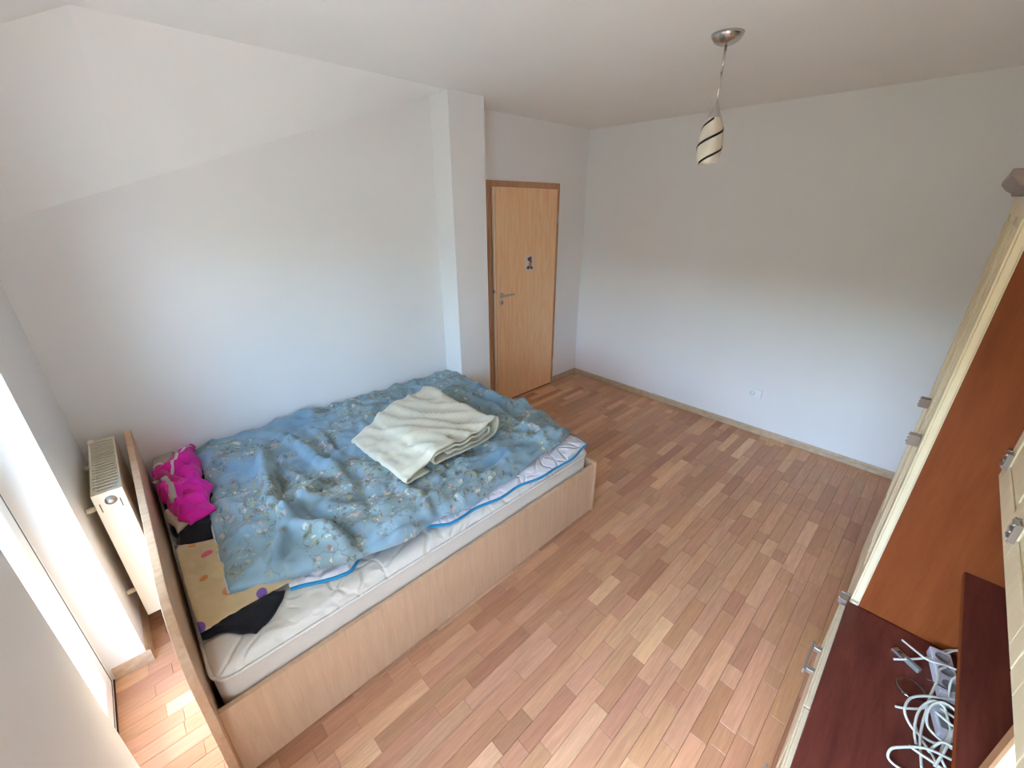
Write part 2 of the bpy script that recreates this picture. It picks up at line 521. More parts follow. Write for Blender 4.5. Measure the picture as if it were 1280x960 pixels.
# floor strips
random.seed(7)
SW = 0.0635
strips = []
pal = [(170, 128, 98), (176, 134, 104), (183, 141, 110), (160, 117, 90), (190, 149, 116), (166, 122, 95), (173, 130, 101), (154, 112, 87), (196, 156, 122), (168, 126, 98)]
wts = [5, 5, 4, 3, 2.2, 4, 5, 1.6, 1.0, 4]
x = -0.0
col_i = 0
while x < XR:
    y = 0.0-random.random()*0.35
    ylist = [0.0, y] if y < -0.06 else [0.0]
    while ylist[-1] > YW-0.12:
        ylist.append(ylist[-1]-random.choice([0.10, 0.16, 0.22, 0.28, 0.30, 0.34, 0.38, 0.42, 0.5]))
    ylist[-1] = YW-0.12
    for ya, yb in zip(ylist, ylist[1:]):
        c = random.choices(pal, wts)[0]
        j = random.uniform(-7, 7)
        c = tuple(max(0, min(255, q+j+random.uniform(-2, 2))) for q in c)
        xx1 = min(x+SW, XR)
        if ya-yb < 0.02 or xx1-x < 0.01: continue
        yb2 = yb
        if yb < YW:                         # inside the balcony door niche only
            if not (x > DX0-SW and x < DX1): yb2 = YW
        if ya-yb2 < 0.015: continue
        strips.append((x, xx1, yb2, ya, c))
    x += SW
def strip_area(s):
    ps = [to_px(p) for p in ((s[0], s[2], 0), (s[1], s[2], 0), (s[1], s[3], 0), (s[0], s[3], 0))]
    if any(p is None for p in ps): return 0
    cx = sum(p[0] for p in ps)/4; cy = sum(p[1] for p in ps)/4
    if not (-10 < cx < 1290 and -10 < cy < 985): return 0
    mx, my = (s[0]+s[1])/2, (s[2]+s[3])/2
    if mx < 1.62 and -3.95 < my < -1.95: return 0
    if mx > 2.96: return 0
    return abs(sum(ps[i][0]*ps[(i+1) % 4][1]-ps[(i+1) % 4][0]*ps[i][1] for i in range(4)))/2
order = sorted(range(len(strips)), key=lambda i: -strip_area(strips[i]))
single = set(i for i in order[:300] if strip_area(strips[i]) > 0)
def strip_mesh(sl, name):
    mb, cols = MB(), []
    for (x0, x1, y0, y1, c) in sl:
        g, e = 0.0004, 0.0012
        dz = random.uniform(-0.0003, 0.0002)
        x0 += g; x1 -= g; y0 += g; y1 -= g
        mb.add([(x0, y0, -0.008), (x1, y0, -0.008), (x1, y1, -0.008), (x0, y1, -0.008),
                (x0, y0, -e+dz), (x1, y0, -e+dz), (x1, y1, -e+dz), (x0, y1, -e+dz),
                (x0+e, y0+e, dz), (x1-e, y0+e, dz), (x1-e, y1-e, dz), (x0+e, y1-e, dz)],
               [(0, 1, 5, 4), (1, 2, 6, 5), (2, 3, 7, 6), (3, 0, 4, 7), (4, 5, 9, 8), (5, 6, 10, 9), (6, 7, 11, 10), (7, 4, 8, 11), (8, 9, 10, 11)])
        cols += [desat(tuple(q*1.36 for q in srgb(*c)), 1.06)]*12
    me = bpy.data.meshes.new(name)
    me.from_pydata([tuple(p) for p in mb.v], [], mb.f)
    a = me.attributes.new('tone', 'FLOAT_COLOR', 'POINT')
    for k, c in enumerate(cols): a.data[k].color = c
    me.materials.append(MAT['floor_laminate'])
    o = bpy.data.objects.new(name, me)
    COL.objects.link(o)
    o.parent = fl
    return o
for i in sorted(single): strip_mesh([strips[i]], 'floor_strip')
strip_mesh([strips[i] for i in range(len(strips)) if i not in single], 'floor_strips_far')['kind'] = 'stuff'

# ------------------------------------------------------------------ room door
dr = thing('door_1', (0, (LY0+LY1)/2, 0), 'beech veneer room door in a wooden frame with lever handle', 'door')
dr['kind'] = 'structure'
fw = 0.045
fr = MB().box(-T, 0.012, LY0, LY0+fw, 0, LZ).box(-T, 0.012, LY1-0.045, LY1, 0, LZ).box(-T, 0.012, LY0+fw, LY1-0.045, LZ-0.05, LZ).build('door_frame', 'beech_frame', dr, bevel=0.002)
LFY0, LFY1, LFZ = LY0+fw+0.034, LY1-0.047, LZ-0.052
leaf = bx(-0.012, 0.026, LFY0, LFY1, 0.012, LFZ).build('door_leaf', 'beech_door', dr, bevel=0.003)
bx(-0.012, 0.0225, LFY0-0.024, LFY0-0.004, 0.012, 1.13).build('leaf_edge', 'pale_edge', dr)
bx(-0.012, 0.0225, LFY0-0.024, LFY0-0.004, 1.16, LFZ).build('leaf_edge', 'pale_edge', dr)
bx(-0.05, 0.004, LFY0-0.034, LFY0, 0.012, LFZ).build('rebate_seal', 'dark_slot', dr)
bx(-0.012, 0.023, LFY0-0.020, LFY0-0.006, 1.131, 1.159).build('latch_plate', 'brushed_metal', dr)
bx(-0.04, 0.02, LFY0, LFY1, 0.0005, 0.009).build('threshold_gap', 'dark_slot', dr)
hy = LFY0+0.062
hnd = MB().lathe([(0.0, 0.034), (0.012, 0.034), (0.025, 0.030), (0.026, 0.026)], (0, hy, 1.10), 20, 'x').build('rosette', 'brushed_metal', leaf, True)
MB().tube([(0.03, hy, 1.10), (0.058, hy, 1.10), (0.068, hy+0.008, 1.10), (0.070, hy+0.03, 1.101), (0.070, hy+0.09, 1.102), (0.068, hy+0.125, 1.100)], [0.009, 0.009, 0.0095, 0.009, 0.008, 0.007], 10).build('lever_handle', 'brushed_metal', leaf, True)
MB().lathe([(0.0, 0.032), (0.012, 0.032), (0.024, 0.029), (0.025, 0.026)], (0, hy, 1.035), 20, 'x').build('key_rosette', 'brushed_metal', leaf, True)
bx(0.0325, 0.0332, hy-0.004, hy+0.004, 1.022, 1.046).build('keyhole', 'dark_slot', leaf)
for z in (0.25, 1.75):
    MB().tube([(0.034, LFY1+0.004, z-0.045), (0.034, LFY1+0.004, z+0.045)], 0.0075, 10).build('hinge', 'brushed_metal', dr, True)
# little printed card stuck on the leaf
cy, cz = -0.842, 1.362
st = bx(0.0265, 0.0285, cy-0.06, cy+0.06, cz-0.075, cz+0.075).build('sticker', 'card_white', None, bevel=0.001)
tag(st, 'small white printed card stuck on the wooden door', 'sticker')
def blob(pts, mat, d, nm):
    MB().prism([(cy+a, cz+b_) for a, b_ in pts], 'x', 0.0286, 0.0286+d).build(nm, mat, st)
def ell(cx, cz_, rx, rz, k=14): return [(cx+rx*math.cos(2*math.pi*i/k), cz_+rz*math.sin(2*math.pi*i/k)) for i in range(k)]
blob(ell(-0.004, 0.036, 0.028, 0.020), 'card_brown', 0.0006, 'print_patch')
blob(ell(0.006, -0.012, 0.022, 0.032), 'card_pink', 0.0004, 'print_patch')
blob(ell(-0.02, -0.042, 0.022, 0.016), 'card_brown', 0.0006, 'print_patch')
blob(ell(0.024, -0.046, 0.018, 0.014), 'card_brown', 0.0007, 'print_patch')
blob(ell(0.018, 0.012, 0.012, 0.01), 'card_brown', 0.0008, 'print_patch')
blob(ell(0.016, 0.050, 0.008, 0.010), 'card_brown', 0.0008, 'print_patch')

# ------------------------------------------------------------------ balcony door, and the added window
def glazing(name, kind_label, x0, x1, z0, z1, y, cat):
    w = thing(name, ((x0+x1)/2, y, z0), kind_label, cat)
    w['kind'] = 'structure'
    a = 0.035
    MB().box(x0, x0+a, y-0.07, y, z0, z1).box(x1-a, x1, y-0.07, y, z0, z1).box(x0+a, x1-a, y-0.07, y, z1-a, z1).box(x0+a, x1-a, y-0.07, y, z0, z0+a*0.8).build('frame', 'pvc_white', w, bevel=0.003)
    b0, b1, c0, c1 = x0+a+0.010, x1-a-0.010, z0+a*0.8+0.010, z1-a-0.010
    s = 0.075
    sash = MB().box(b0, b0+s, y-0.055, y+0.004, c0, c1).box(b1-s, b1, y-0.055, y+0.004, c0, c1).box(b0+s, b1-s, y-0.055, y+0.004, c1-s, c1).box(b0+s, b1-s, y-0.055, y+0.004, c0, c0+s).build('sash', 'pvc_white', w, bevel=0.004)
    g = 0.010
    MB().box(b0-g, b0, y-0.05, y+0.0035, c0-g, c1+g).box(b1, b1+g, y-0.05, y+0.0035, c0-g, c1+g).box(b0, b1, y-0.05, y+0.0035, c1, c1+g).box(b0, b1, y-0.05, y+0.0035, c0-g, c0).build('gasket', 'black_rubber', w)
    bx(b0+s, b1-s, y-0.028, y-0.024, c0+s, c1-s).build('pane', 'window_glass', w)
    return w, sash, (b0, b1, c0, c1)
YF = YW-0.125
w, sash, (b0, b1, c0, c1) = glazing('door_2', 'white plastic balcony door with a glass pane in the window wall', DX0, DX1, 0, DZ, YF, 'balcony door')
MB().box(b1-0.055, b1-0.02, YF+0.0042, YF+0.014, 1.0, 1.16).tube([(b1-0.0375, YF+0.02, 1.12), (b1-0.0375, YF+0.06, 1.12), (b1-0.0375, YF+0.065, 1.10), (b1-0.0375, YF+0.065, 1.0)], 0.009, 8).build('window_handle', 'pvc_white', sash)
w, sash, (b0, b1, c0, c1) = glazing('added_fill_window', 'unseen white plastic window added behind the camera for fill light', WX0, WX1, WZ0, WZ1, YF, 'window')  # unseen window, added to even out the light in the room
bx(WX0-0.03, WX1+0.03, YF, YW+0.04, WZ0-0.025, WZ0-0.001).build('window_sill', 'pvc_white', w, bevel=0.004)

# outdoors, out of view: balcony parts and hill added to shape the daylight
struct(bx(-1.5, 4.2, YW-1.9, Y2, -0.16, -0.02).build('added_bounce_floor', 'warm_bounce_slab'))  # unseen slab, added in a warm colour to bounce sunlight indoors
struct(bx(3.56, 3.68, YW-1.9, Y2, -0.16, 2.15).build('added_light_cut_wall', 'wall_paint'))  # unseen partition, added to cut off sky light from the side
struct(bx(-1.5, 1.75, YW-2.3, Y2, 2.26, 2.40).build('added_sky_block_slab', 'wall_paint'))  # unseen slab, added to hold back the high sky above the door
def hill(u, v_):
    x_, y_ = -60+120*u, -75+90*v_
    d = max(0, -y_-9)
    z = -3.2+7.5*smooth01(d/26)+1.2*fbm(x_*0.08, y_*0.08, 2)*smooth01(d/20)
    return (x_, y_, z)
struct(MB().grid(hill, 60, 45).build('added_horizon_hill', 'grass', None, True))  # unseen hill, added to block the sky near the horizon

# ------------------------------------------------------------------ radiator
RX0, RX1, RY0, RY1, RZ0, RZ1 = 0.165, 0.74, YW+0.04, YW+0.135, 0.13, 0.80
rd = thing('radiator', ((RX0+RX1)/2, (RY0+RY1)/2, 0), 'cream enamelled panel radiator on the window wall behind the bed headboard', 'radiator')
mb = MB().box(RX0+0.012, RX1-0.012, RY1-0.014, RY1, RZ0, RZ1-0.012)
mb.build('front_panel', 'white_enamel', rd, bevel=0.005)
MB().box(RX0+0.012, RX1-0.012, RY0, RY0+0.014, RZ0, RZ1-0.012).build('rear_panel', 'white_enamel', rd, bevel=0.005)
for xx in (RX0, RX1-0.004):
    sp = bx(xx, xx+0.004, RY0-0.001, RY1+0.001, RZ0-0.002, RZ1).build('side_cover', 'white_enamel', rd, bevel=0.0015)
    if xx > 0.3:
        for yy in (RY0+0.012, RY1-0.02):
            bx(xx+0.004, xx+0.0046, yy, yy+0.003, RZ1-0.085, RZ1-0.045).build('slot', 'dark_slot', sp)
        MB().lathe([(0.019, 0.0), (0.019, 0.006), (0.013, 0.007), (0.013, 0.018), (0.0, 0.018)], (xx+0.004, RY1-0.045, RZ1-0.04), 18, 'x').build('valve_plug', 'brushed_metal', sp, True)
        MB().lathe([(0.016, 0.0), (0.016, 0.008), (0.0, 0.009)], (xx+0.004, RY1-0.02, RZ0+0.03), 16, 'x').build('valve_plug', 'white_enamel', sp, True)
gr = MB().box(RX0+0.004, RX1-0.004, RY0, RY0+0.006, RZ1-0.010, RZ1).box(RX0+0.004, RX1-0.004, RY1-0.006, RY1, RZ1-0.010, RZ1).box(RX0+0.004, RX0+0.012, RY0, RY1, RZ1-0.010, RZ1).box(RX1-0.012, RX1-0.004, RY0, RY1, RZ1-0.010, RZ1).build('top_grille', 'white_enamel', rd, bevel=0.001)
k = 20
for i in range(k):
    xx = RX0+0.022+(RX1-RX0-0.044)*i/(k-1)
    MB().box(xx-0.0050, xx+0.0050, RY0+0.005, RY1-0.005, RZ1-0.008, RZ1-0.001).build('grille_slat', 'white_enamel', gr)
bx(RX0+0.03, RX1-0.03, RY0+0.014, RY1-0.014, RZ1-0.030, RZ1-0.024).build('grille_shade_plate', 'dark_slot', rd)  # near-black plate stands in for the shade between the grille slats
for zz in (RZ0+0.12, RZ1-0.09):
    for xx in (RX0+0.1, RX1-0.06):
        MB().tube([(xx, YW+0.001, zz), (xx, RY0+0.002, zz)], 0.011, 10).build('wall_bracket', 'white_enamel', rd, True)
MB().tube([(RX0+0.05, RY0+0.03, 0.003), (RX0+0.05, RY0+0.03, RZ0)], 0.009, 10).build('pipe', 'white_enamel', rd, True)
MB().lathe([(0, 0.014), (0.011, 0.012), (0.014, 0), (0.011, -0.004)], (RX0+0.03, RY0+0.012, RZ1+0.004), 12).build('bleed_valve', 'white_enamel', rd, True)

# ------------------------------------------------------------------ bed
BX0, BX1, BY0, BY1, RAIL = 0.135, 1.64, -3.93, -1.905, 0.365
bed = thing('bed', ((BX0+BX1)/2, (BY0+BY1)/2, 0), 'low light wood bed frame with a headboard against the wall', 'bed')
for nm, a in (('side_rail', (BX1-0.022, BX1, BY0, BY1)), ('side_rail', (BX0, BX0+0.022, BY0, BY1))):
    bx(a[0], a[1], a[2], a[3], 0.012, RAIL).build(nm, 'bed_wood', bed, bevel=0.002)
bx(BX0, BX1+0.004, BY1, BY1+0.022, 0.006, RAIL+0.012).build('foot_panel', 'bed_wood', bed, bevel=0.002)
bx(BX1-0.040, BX1-0.024, BY0+0.1, BY1-0.1, 0.0, 0.012).build('plinth', 'dark_slot', bed)
# headboard with large rounded upper corners
hx0, hx1, hz = 0.128, 1.705, 0.815
pts = [(hx0, 0.0), (hx1, 0.0)]
for i in range(13):
    a = math.pi/2*i/12
    pts.append((hx1-0.22+0.22*math.cos(a), hz-0.24+0.24*math.sin(a)))
for i in range(7):
    a = math.pi/2+math.pi/2*i/6
    pts.append((hx0+0.06+0.06*math.cos(a), hz-0.06+0.06*math.sin(a)))
MB().prism(pts, 'y', BY0-0.024, BY0).build('headboard', 'bed_wood_long', bed, bevel=0.002)
for i in range(4):
    yy = BY0+0.1+i*0.6
    bx(BX0+0.022, BX1-0.022, yy, yy+0.08, 0.20, 0.22).build('slat', 'bed_wood', bed)

# mattress
MX0, MX1, MY0, MY1, MZ0, MZ1 = 0.165, 1.606, -3.915, -1.925, 0.225, 0.490
mt = thing('mattress', ((MX0+MX1)/2, (MY0+MY1)/2, MZ0), 'off white quilted mattress lying in the wooden bed frame', 'mattress')
def rrect(x0, x1, y0, y1, r, k=6):
    out = []
    for cx, cy_, a0 in ((x1-r, y1-r, 0), (x0+r, y1-r, 90), (x0+r, y0+r, 180), (x1-r, y0+r, 270)):
        for i in range(k+1):
            a = math.radians(a0+90*i/k)
            out.append((cx+r*math.cos(a), cy_+r*math.sin(a)))
    return out
def mat_body():
    mb = MB()
    ol = rrect(MX0, MX1, MY0, MY1, 0.06)
    N = len(ol)
    rings = [(0.98, MZ0), (1.0, MZ0+0.02), (1.0, MZ1-0.045)]
    vsl, fs_ = [], []
    cx, cy_ = (MX0+MX1)/2, (MY0+MY1)/2
    for s_, z in rings:
        for (x_, y_) in ol: vsl.append((cx+(x_-cx)*s_, cy_+(y_-cy_)*s_, z))
    for r_ in range(len(rings)-1):
        for i in range(N): fs_.append((r_*N+i, r_*N+(i+1) % N, (r_+1)*N+(i+1) % N, (r_+1)*N+i))
    fs_.append(tuple(range(N))[::-1]); fs_.append(tuple(range((len(rings)-1)*N, len(rings)*N)))
    return mb.add(vsl, fs_)
mat_body().build('body', 'mattress_side', mt, True)
def mat_top(u, v_):
    x_ = MX0+(MX1-MX0)*u; y_ = MY0+(MY1-MY0)*v_
    ex = min(x_-MX0, MX1-x_); ey = min(y_-MY0, MY1-y_)
    # soft round corners and edge
    r = 0.06
    if ex < r and ey < r:
        dx, dy = r-ex, r-ey
        d = math.hypot(dx, dy)
        if d > 1e-6:
            mscale = max(dx, dy)/d
            sx = 1 if x_ > (MX0+MX1)/2 else -1; sy = 1 if y_ > (MY0+MY1)/2 else -1
            x_ += sx*(dx*mscale-dx); y_ += sy*(dy*mscale-dy)
            ex = min(x_-MX0, MX1-x_); ey = min(y_-MY0, MY1-y_)
            e = r-math.hypot(r-ex, r-ey)
        else: e = r
    else: e = min(ex, ey)
    e = max(0, min(e, 0.055))/0.055
    z = MZ1-0.045+0.045*math.sqrt(max(0, 1-(1-e)**2))
    z += 0.004*fbm(x_*5, y_*5)*e
    return (x_, y_, z)
MB().grid(mat_top, 90, 120).build('quilted_top', 'mattress_ticking', mt, True)
ol = rrect(MX0-0.002, MX1+0.002, MY0-0.002, MY1+0.002, 0.062)
MB().tube([(a, b_, MZ1-0.040) for a, b_ in ol+ol[:1]], 0.006, 6, False).build('edge_tape', 'mattress_ticking', mt, True)

# ------------------------------------------------------------------ bedding
# white quilted underblanket with blue edging, showing along the open side and the foot of the bed
def edge_table(pxs, z):
    return sorted((at_z(a, b_, z).y, at_z(a, b_, z).x) for a, b_ in pxs)
edge_q = edge_table([(352, 741), (380, 731), (438, 713)], 0.505)+[(-3.32, 1.46), (-3.12, 1.48)]+edge_table([(560, 652), (600, 632), (650, 606), (700, 582)], 0.51)+[(-2.0, 1.605), (-1.92, 1.59)]
def quilt_xy(u, v_):
    y_ = -3.62+(-1.928+3.62)*v_
    xe = lerp_tab(edge_q, y_)+0.008*math.sin(y_*23)
    return 0.22+(xe-0.22)*u, y_
def quilt_pt(u, v_):
    x_, y_ = quilt_xy(u, v_)
    e = min(1, (1-u)*14, (1-v_)*18)
    z = MZ1+0.021+0.014*math.sqrt(max(0, e))+0.008*fbm(x_*9, y_*9, 3)*e
    z -= 0.012*max(0, 1-(1-u)*25)
    return (x_, y_, z)
q = thing('underblanket', (0.9, -2.8, MZ1), 'white quilted underblanket with bright blue edging under the blue duvet', 'blanket')
MB().grid(quilt_pt, 60, 90).build('cover', 'quilt_white', q, True, solid=0.008)
MB().tube([quilt_pt(1.0, i/80) for i in range(81)]+[quilt_pt(1-i/30, 1.0) for i in range(1, 31)], 0.0075, 8).build('edging', 'blue_piping', q, True)

# duvet: crumpled height field
edge_d = edge_table([(290, 744), (325, 730), (357, 720), (440, 706), (465, 692), (520, 672), (553, 648), (594, 630), (625, 607), (659, 582), (704, 548)], 0.54)
foot_y = [(0.1, -1.86), (0.35, -1.80), (0.6, -1.875), (0.80, -1.865), (0.93, -1.895), (1.02, -1.80), (1.12, -1.875), (1.3, -1.92), (1.45, -1.96)]
head_y = sorted((at_z(a, b_, z).x, at_z(a, b_, z).y) for a, b_, z in ((255, 592, 0.585), (263, 640, 0.575), (277, 700, 0.56), (289, 741, 0.55)))
RID = []
random.seed(21)
for i in range(38):
    # creases: start, direction, length, height, width
    cx_, cy2 = random.uniform(0.2, 1.5), random.uniform(-3.75, -1.9)
    a = random.gauss(math.radians(62), 0.55)
    RID.append((cx_, cy2, math.cos(a), math.sin(a), random.uniform(0.12, 0.40), random.uniform(0.008, 0.026)*random.choice((1, 1, -0.7)), random.uniform(0.015, 0.04)))
CRE = []
for a, b_, c_, d__, h, w_ in ((322, 570, 340, 640, 0.045, 0.030), (340, 640, 362, 668, 0.05, 0.032), (362, 668, 430, 690, 0.05, 0.035), (362, 668, 350, 715, 0.035, 0.025), (362, 668, 400, 610, 0.03, 0.025), (300, 680, 355, 664, 0.03, 0.022),
                           (345, 590, 352, 640, -0.040, 0.035), (375, 640, 450, 680, -0.035, 0.045), (270, 632, 335, 655, 0.03, 0.03), (262, 575, 320, 600, 0.03, 0.035), (420, 560, 470, 640, -0.025, 0.05), (450, 700, 545, 645, 0.035, 0.025), (500, 655, 590, 600, 0.03, 0.028), (560, 640, 690, 545, 0.03, 0.03),
                           (560, 600, 640, 570, 0.025, 0.025), (350, 550, 430, 600, 0.035, 0.035), (395, 545, 440, 580, 0.03, 0.03), (300, 552, 345, 548, 0.03, 0.04), (590, 485, 640, 515, 0.035, 0.028), (610, 510, 660, 545, 0.03, 0.025), (560, 490, 620, 520, 0.025, 0.03), (640, 540, 690, 545, 0.03, 0.025), (430, 520, 500, 495, 0.025, 0.03), (330, 545, 400, 520, 0.02, 0.03)):
    p_, q_ = at_z(a, b_, 0.56), at_z(c_, d__, 0.56)
    CRE.append((p_.x, p_.y, q_.x, q_.y, h*1.3, w_*0.85))
def duvet_z(x_, y_):
    z = 0.0
    wx = x_+0.05*fbm(x_*3, y_*3, 1.0); wy = y_+0.05*fbm(x_*3, y_*3, 7.0)
    for (cx_, cy2, ca, sa, L, h, w_) in RID:
        dx, dy = wx-cx_, wy-cy2
        s = dx*ca+dy*sa; t = -dx*sa+dy*ca
        z += h*math.exp(-(s/L)**4-(t/w_)**2)
    z += 0.020*fbm(x_*2.6, y_*2.6, 5.0)+0.010*fbm(x_*7+y_*3, y_*6, 9.0)
    r2 = 1-abs(noise.noise((x_*9.5+y_*3.1, y_*6.5-x_*4.0, 6.0)))
    z += 0.014*(r2**5)
    r1 = 1-abs(noise.noise((x_*4.2+y_*2.1, y_*3.4-x_*1.3, 2.0)))
    z += 0.022*(r1**4)
    z += 0.012*max(0, 1-(x_-0.1)/0.55)
    for (ax, ay, bx_, by_, h, w_) in CRE:
        tt = max(0, min(1, ((wx-ax)*(bx_-ax)+(wy-ay)*(by_-ay))/((bx_-ax)**2+(by_-ay)**2)))
        dd = (wx-ax-tt*(bx_-ax))**2+(wy-ay-tt*(by_-ay))**2
        z += h*math.exp(-dd/w_**2)*(0.35+0.65*math.sin(math.pi*min(1, max(0, 0.1+0.8*tt))))
    z += 0.035*math.exp(-((x_-0.98)/0.10)**2-((y_+1.90)/0.10)**2)
    z += 0.030*math.exp(-((x_-1.05)/0.35)**2-((y_+3.45)/0.14)**2)
    return z
def duvet_pt(u, v_):
    ya = -3.78; yb = -1.88
    x_ = 0.135
    for _ in range(2):
        y_h = lerp_tab(head_y, x_); y_f = lerp_tab(foot_y, x_)
        y_ = y_h+(y_f-y_h)*v_
        xe = lerp_tab(edge_d, y_)+0.010*math.sin(y_*17)+0.008*fbm(y_*9, 0.3)
        x_ = 0.128+(xe-0.128)*u
    e = min(1, (1-u)*11, v_*14, (1-v_)*14+0.0)
    puff = math.sqrt(max(0, 1-(1-e)**2))
    z = MZ1+0.040+0.028*puff+duvet_z(x_, y_)*(0.35+0.65*puff)
    # hangs over the foot board
    over = max(0, y_-(BY1+0.0))
    z -= over*1.6
    lo = 0.535 if y_ < BY1-0.01 else 0.42
    return (x_, y_, max(z, lo))
dv = thing('duvet', (0.85, -2.85, MZ1), 'crumpled light blue duvet with a leaf and blossom print spread on the bed', 'duvet')
MB().grid(duvet_pt, 150, 200).build('cover', 'duvet_blue', dv, True, solid=0.02)
MB().tube([Vector(duvet_pt(i/60, 0.0))+Vector((0, -0.006, 0.006)) for i in range(61)], 0.0055, 6).build('piping', 'pale_piping', dv, True)

# folded cream blanket on the duvet: a flattened spiral pushed out along x, rounded folds at the foot side
def fold_profile():
    pts = []
    def run(a, b_, k):
        pts.extend([(a[0]+(b_[0]-a[0])*i/k, a[1]+(b_[1]-a[1])*i/k) for i in range(k+1)])
    def arc(cy_, cz_, r, a0, a1, k=9):
        for i in range(1, k):
            a = math.radians(a0+(a1-a0)*i/k)
            pts.append((cy_+r*math.cos(a), cz_+r*math.sin(a)))
    run((0.24, 0.026), (0.52, 0.024), 8)
    arc(0.525, 0.037, 0.013, -90, 90)
    run((0.52, 0.050), (0.17, 0.040), 10)
    arc(0.165, 0.027, 0.012, 90, 270)
    run((0.17, 0.014), (0.56, 0.006), 12)
    arc(0.57, 0.042, 0.036, -90, 90)
    run((0.56, 0.078), (0.19, 0.058), 14)
    run((0.17, 0.054), (0.145, 0.036), 3)
    run((0.12, 0.030), (0.01, 0.018), 6)
    arc(0.008, 0.010, 0.008, 90, 270)
    run((0.02, 0.001), (0.13, 0.001), 4)
    return pts
FP = fold_profile()
NFP = len(FP)
corner = [Vector((0.72, -3.03)), Vector((1.30, -3.02)), Vector((1.255, -2.36)), Vector((0.50, -2.33))]   # head-wall, head-open, foot-open, foot-wall
def fold_pt(u, v_):
    i = v_*(NFP-1); k = min(int(i), NFP-2); f = i-k
    py = FP[k][0]+(FP[k+1][0]-FP[k][0])*f; pz = FP[k][1]+(FP[k+1][1]-FP[k][1])*f
    t = py/0.612
    a = corner[0].lerp(corner[1], u); c = corner[3].lerp(corner[2], u)
    P = a.lerp(c, t)
    base = sum(duvet_z(P.x+dx, P.y+dy) for dx in (-0.06, 0, 0.06) for dy in (-0.06, 0, 0.06))/9
    n1 = 0.5+0.5*noise.noise((P.x*5+P.y*2, P.y*4, 11.0))
    z = base+pz*(0.85+0.35*u)+0.026*n1*smooth01(pz/0.05)+0.022*smooth01(pz/0.04)*(1-abs(noise.noise((P.x*4+4, P.y*8-P.x*5, 3.0))))**4
    return (P.x+0.012*fbm(P.y*3, P.x*3, 4)+(pz*0.25*(u-0.5)), P.y+0.012*fbm(P.x*4, 2.0, 9), z)
BZ = MZ1+0.068+0.024
fb = MB().grid(lambda u, v_: tuple(Vector(fold_pt(u, v_))+Vector((0, 0, BZ))), 50, 150).build('folded_blanket', 'cream_fleece', None, True, solid=0.009, loc=(0.95, -2.7, BZ))
tag(fb, 'cream fleece blanket folded in a flat pile on the blue duvet', 'blanket')

# ------------------------------------------------------------------ clothes and pillow slip at the head of the bed
def cloth(name, quad, zfun, mat, nu=60, nv=60, solid=0.006, seed=0.0, wav=0.02, parent=None):
    c = [Vector(p) for p in quad]
    def f(u, v_):
        P = c[0].lerp(c[1], u).lerp(c[3].lerp(c[2], u), v_)
        e = min(u, 1-u, v_, 1-v_)
        k = 1-smooth01(e*5)
        P = P+Vector((fbm(P.x*7, P.y*7, seed), fbm(P.x*7, P.y*7, seed+4)))*wav*k
        y_ = max(P.y, -3.905)
        return (P.x, y_, zfun(P.x, P.y, u, v_, min(1, e*7)))
    mb = MB().grid(f, nu, nv)
    return mb, f
def folds(x_, y_, s, amp, fr=9):
    r = 1-abs(noise.noise((x_*fr+s, y_*fr*0.6-s, s)))
    return amp*(r**3)+amp*0.4*fbm(x_*14, y_*14, s)
def quad(pxs, z): return [tuple(at_z(a, b_, z)[:2]) for a, b_ in pxs]
# navy garments heaped along the headboard
f_navy = lambda x_, y_, u, v_, e: MZ1+0.010+(0.040*math.sqrt(max(0, e)))+0.02*e*folds(x_, y_, 3, 1.0, 7)
mb, _ = cloth('navy', [(0.15, -3.905), (0.98, -3.905), (1.0, -3.70), (0.15, -3.68)], f_navy, 'navy_cloth', seed=2)
o = mb.build('navy_garment', 'navy_cloth', None, True, solid=0.008, loc=(0.55, -3.78, MZ1))
tag(o, 'dark navy garment heaped beneath the pink jacket by the headboard', 'garment')
# grey cloth
f_grey = lambda x_, y_, u, v_, e: MZ1+0.072+0.030*math.sqrt(max(0, e))+0.012*e*folds(x_, y_, 8, 1.0, 8)
mb, _ = cloth('grey', quad([(190, 590), (218, 588), (222, 562), (188, 564)], 0.58), f_grey, 'grey_cloth', 40, 40, seed=5, wav=0.008)
o = mb.build('grey_garment', 'grey_cloth', None, True, solid=0.006, loc=(0.33, -3.8, MZ1+0.07))
tag(o, 'light grey cloth tucked between dark garment and pink jacket', 'garment')
# beige sleeve poking out
f_beige = lambda x_, y_, u, v_, e: MZ1+0.068+0.014*math.sqrt(max(0, e))+0.008*e*folds(x_, y_, 12, 1.0, 10)
mb, _ = cloth('beige', quad([(202, 640), (222, 664), (240, 648), (222, 625)], 0.57), f_beige, 'beige_cloth', 40, 30, seed=7, wav=0.008)
o = mb.build('beige_garment', 'beige_cloth', None, True, solid=0.006, loc=(0.79, -3.81, MZ1+0.06))
tag(o, 'pale beige sleeve sticking out from under the pink jacket', 'garment')
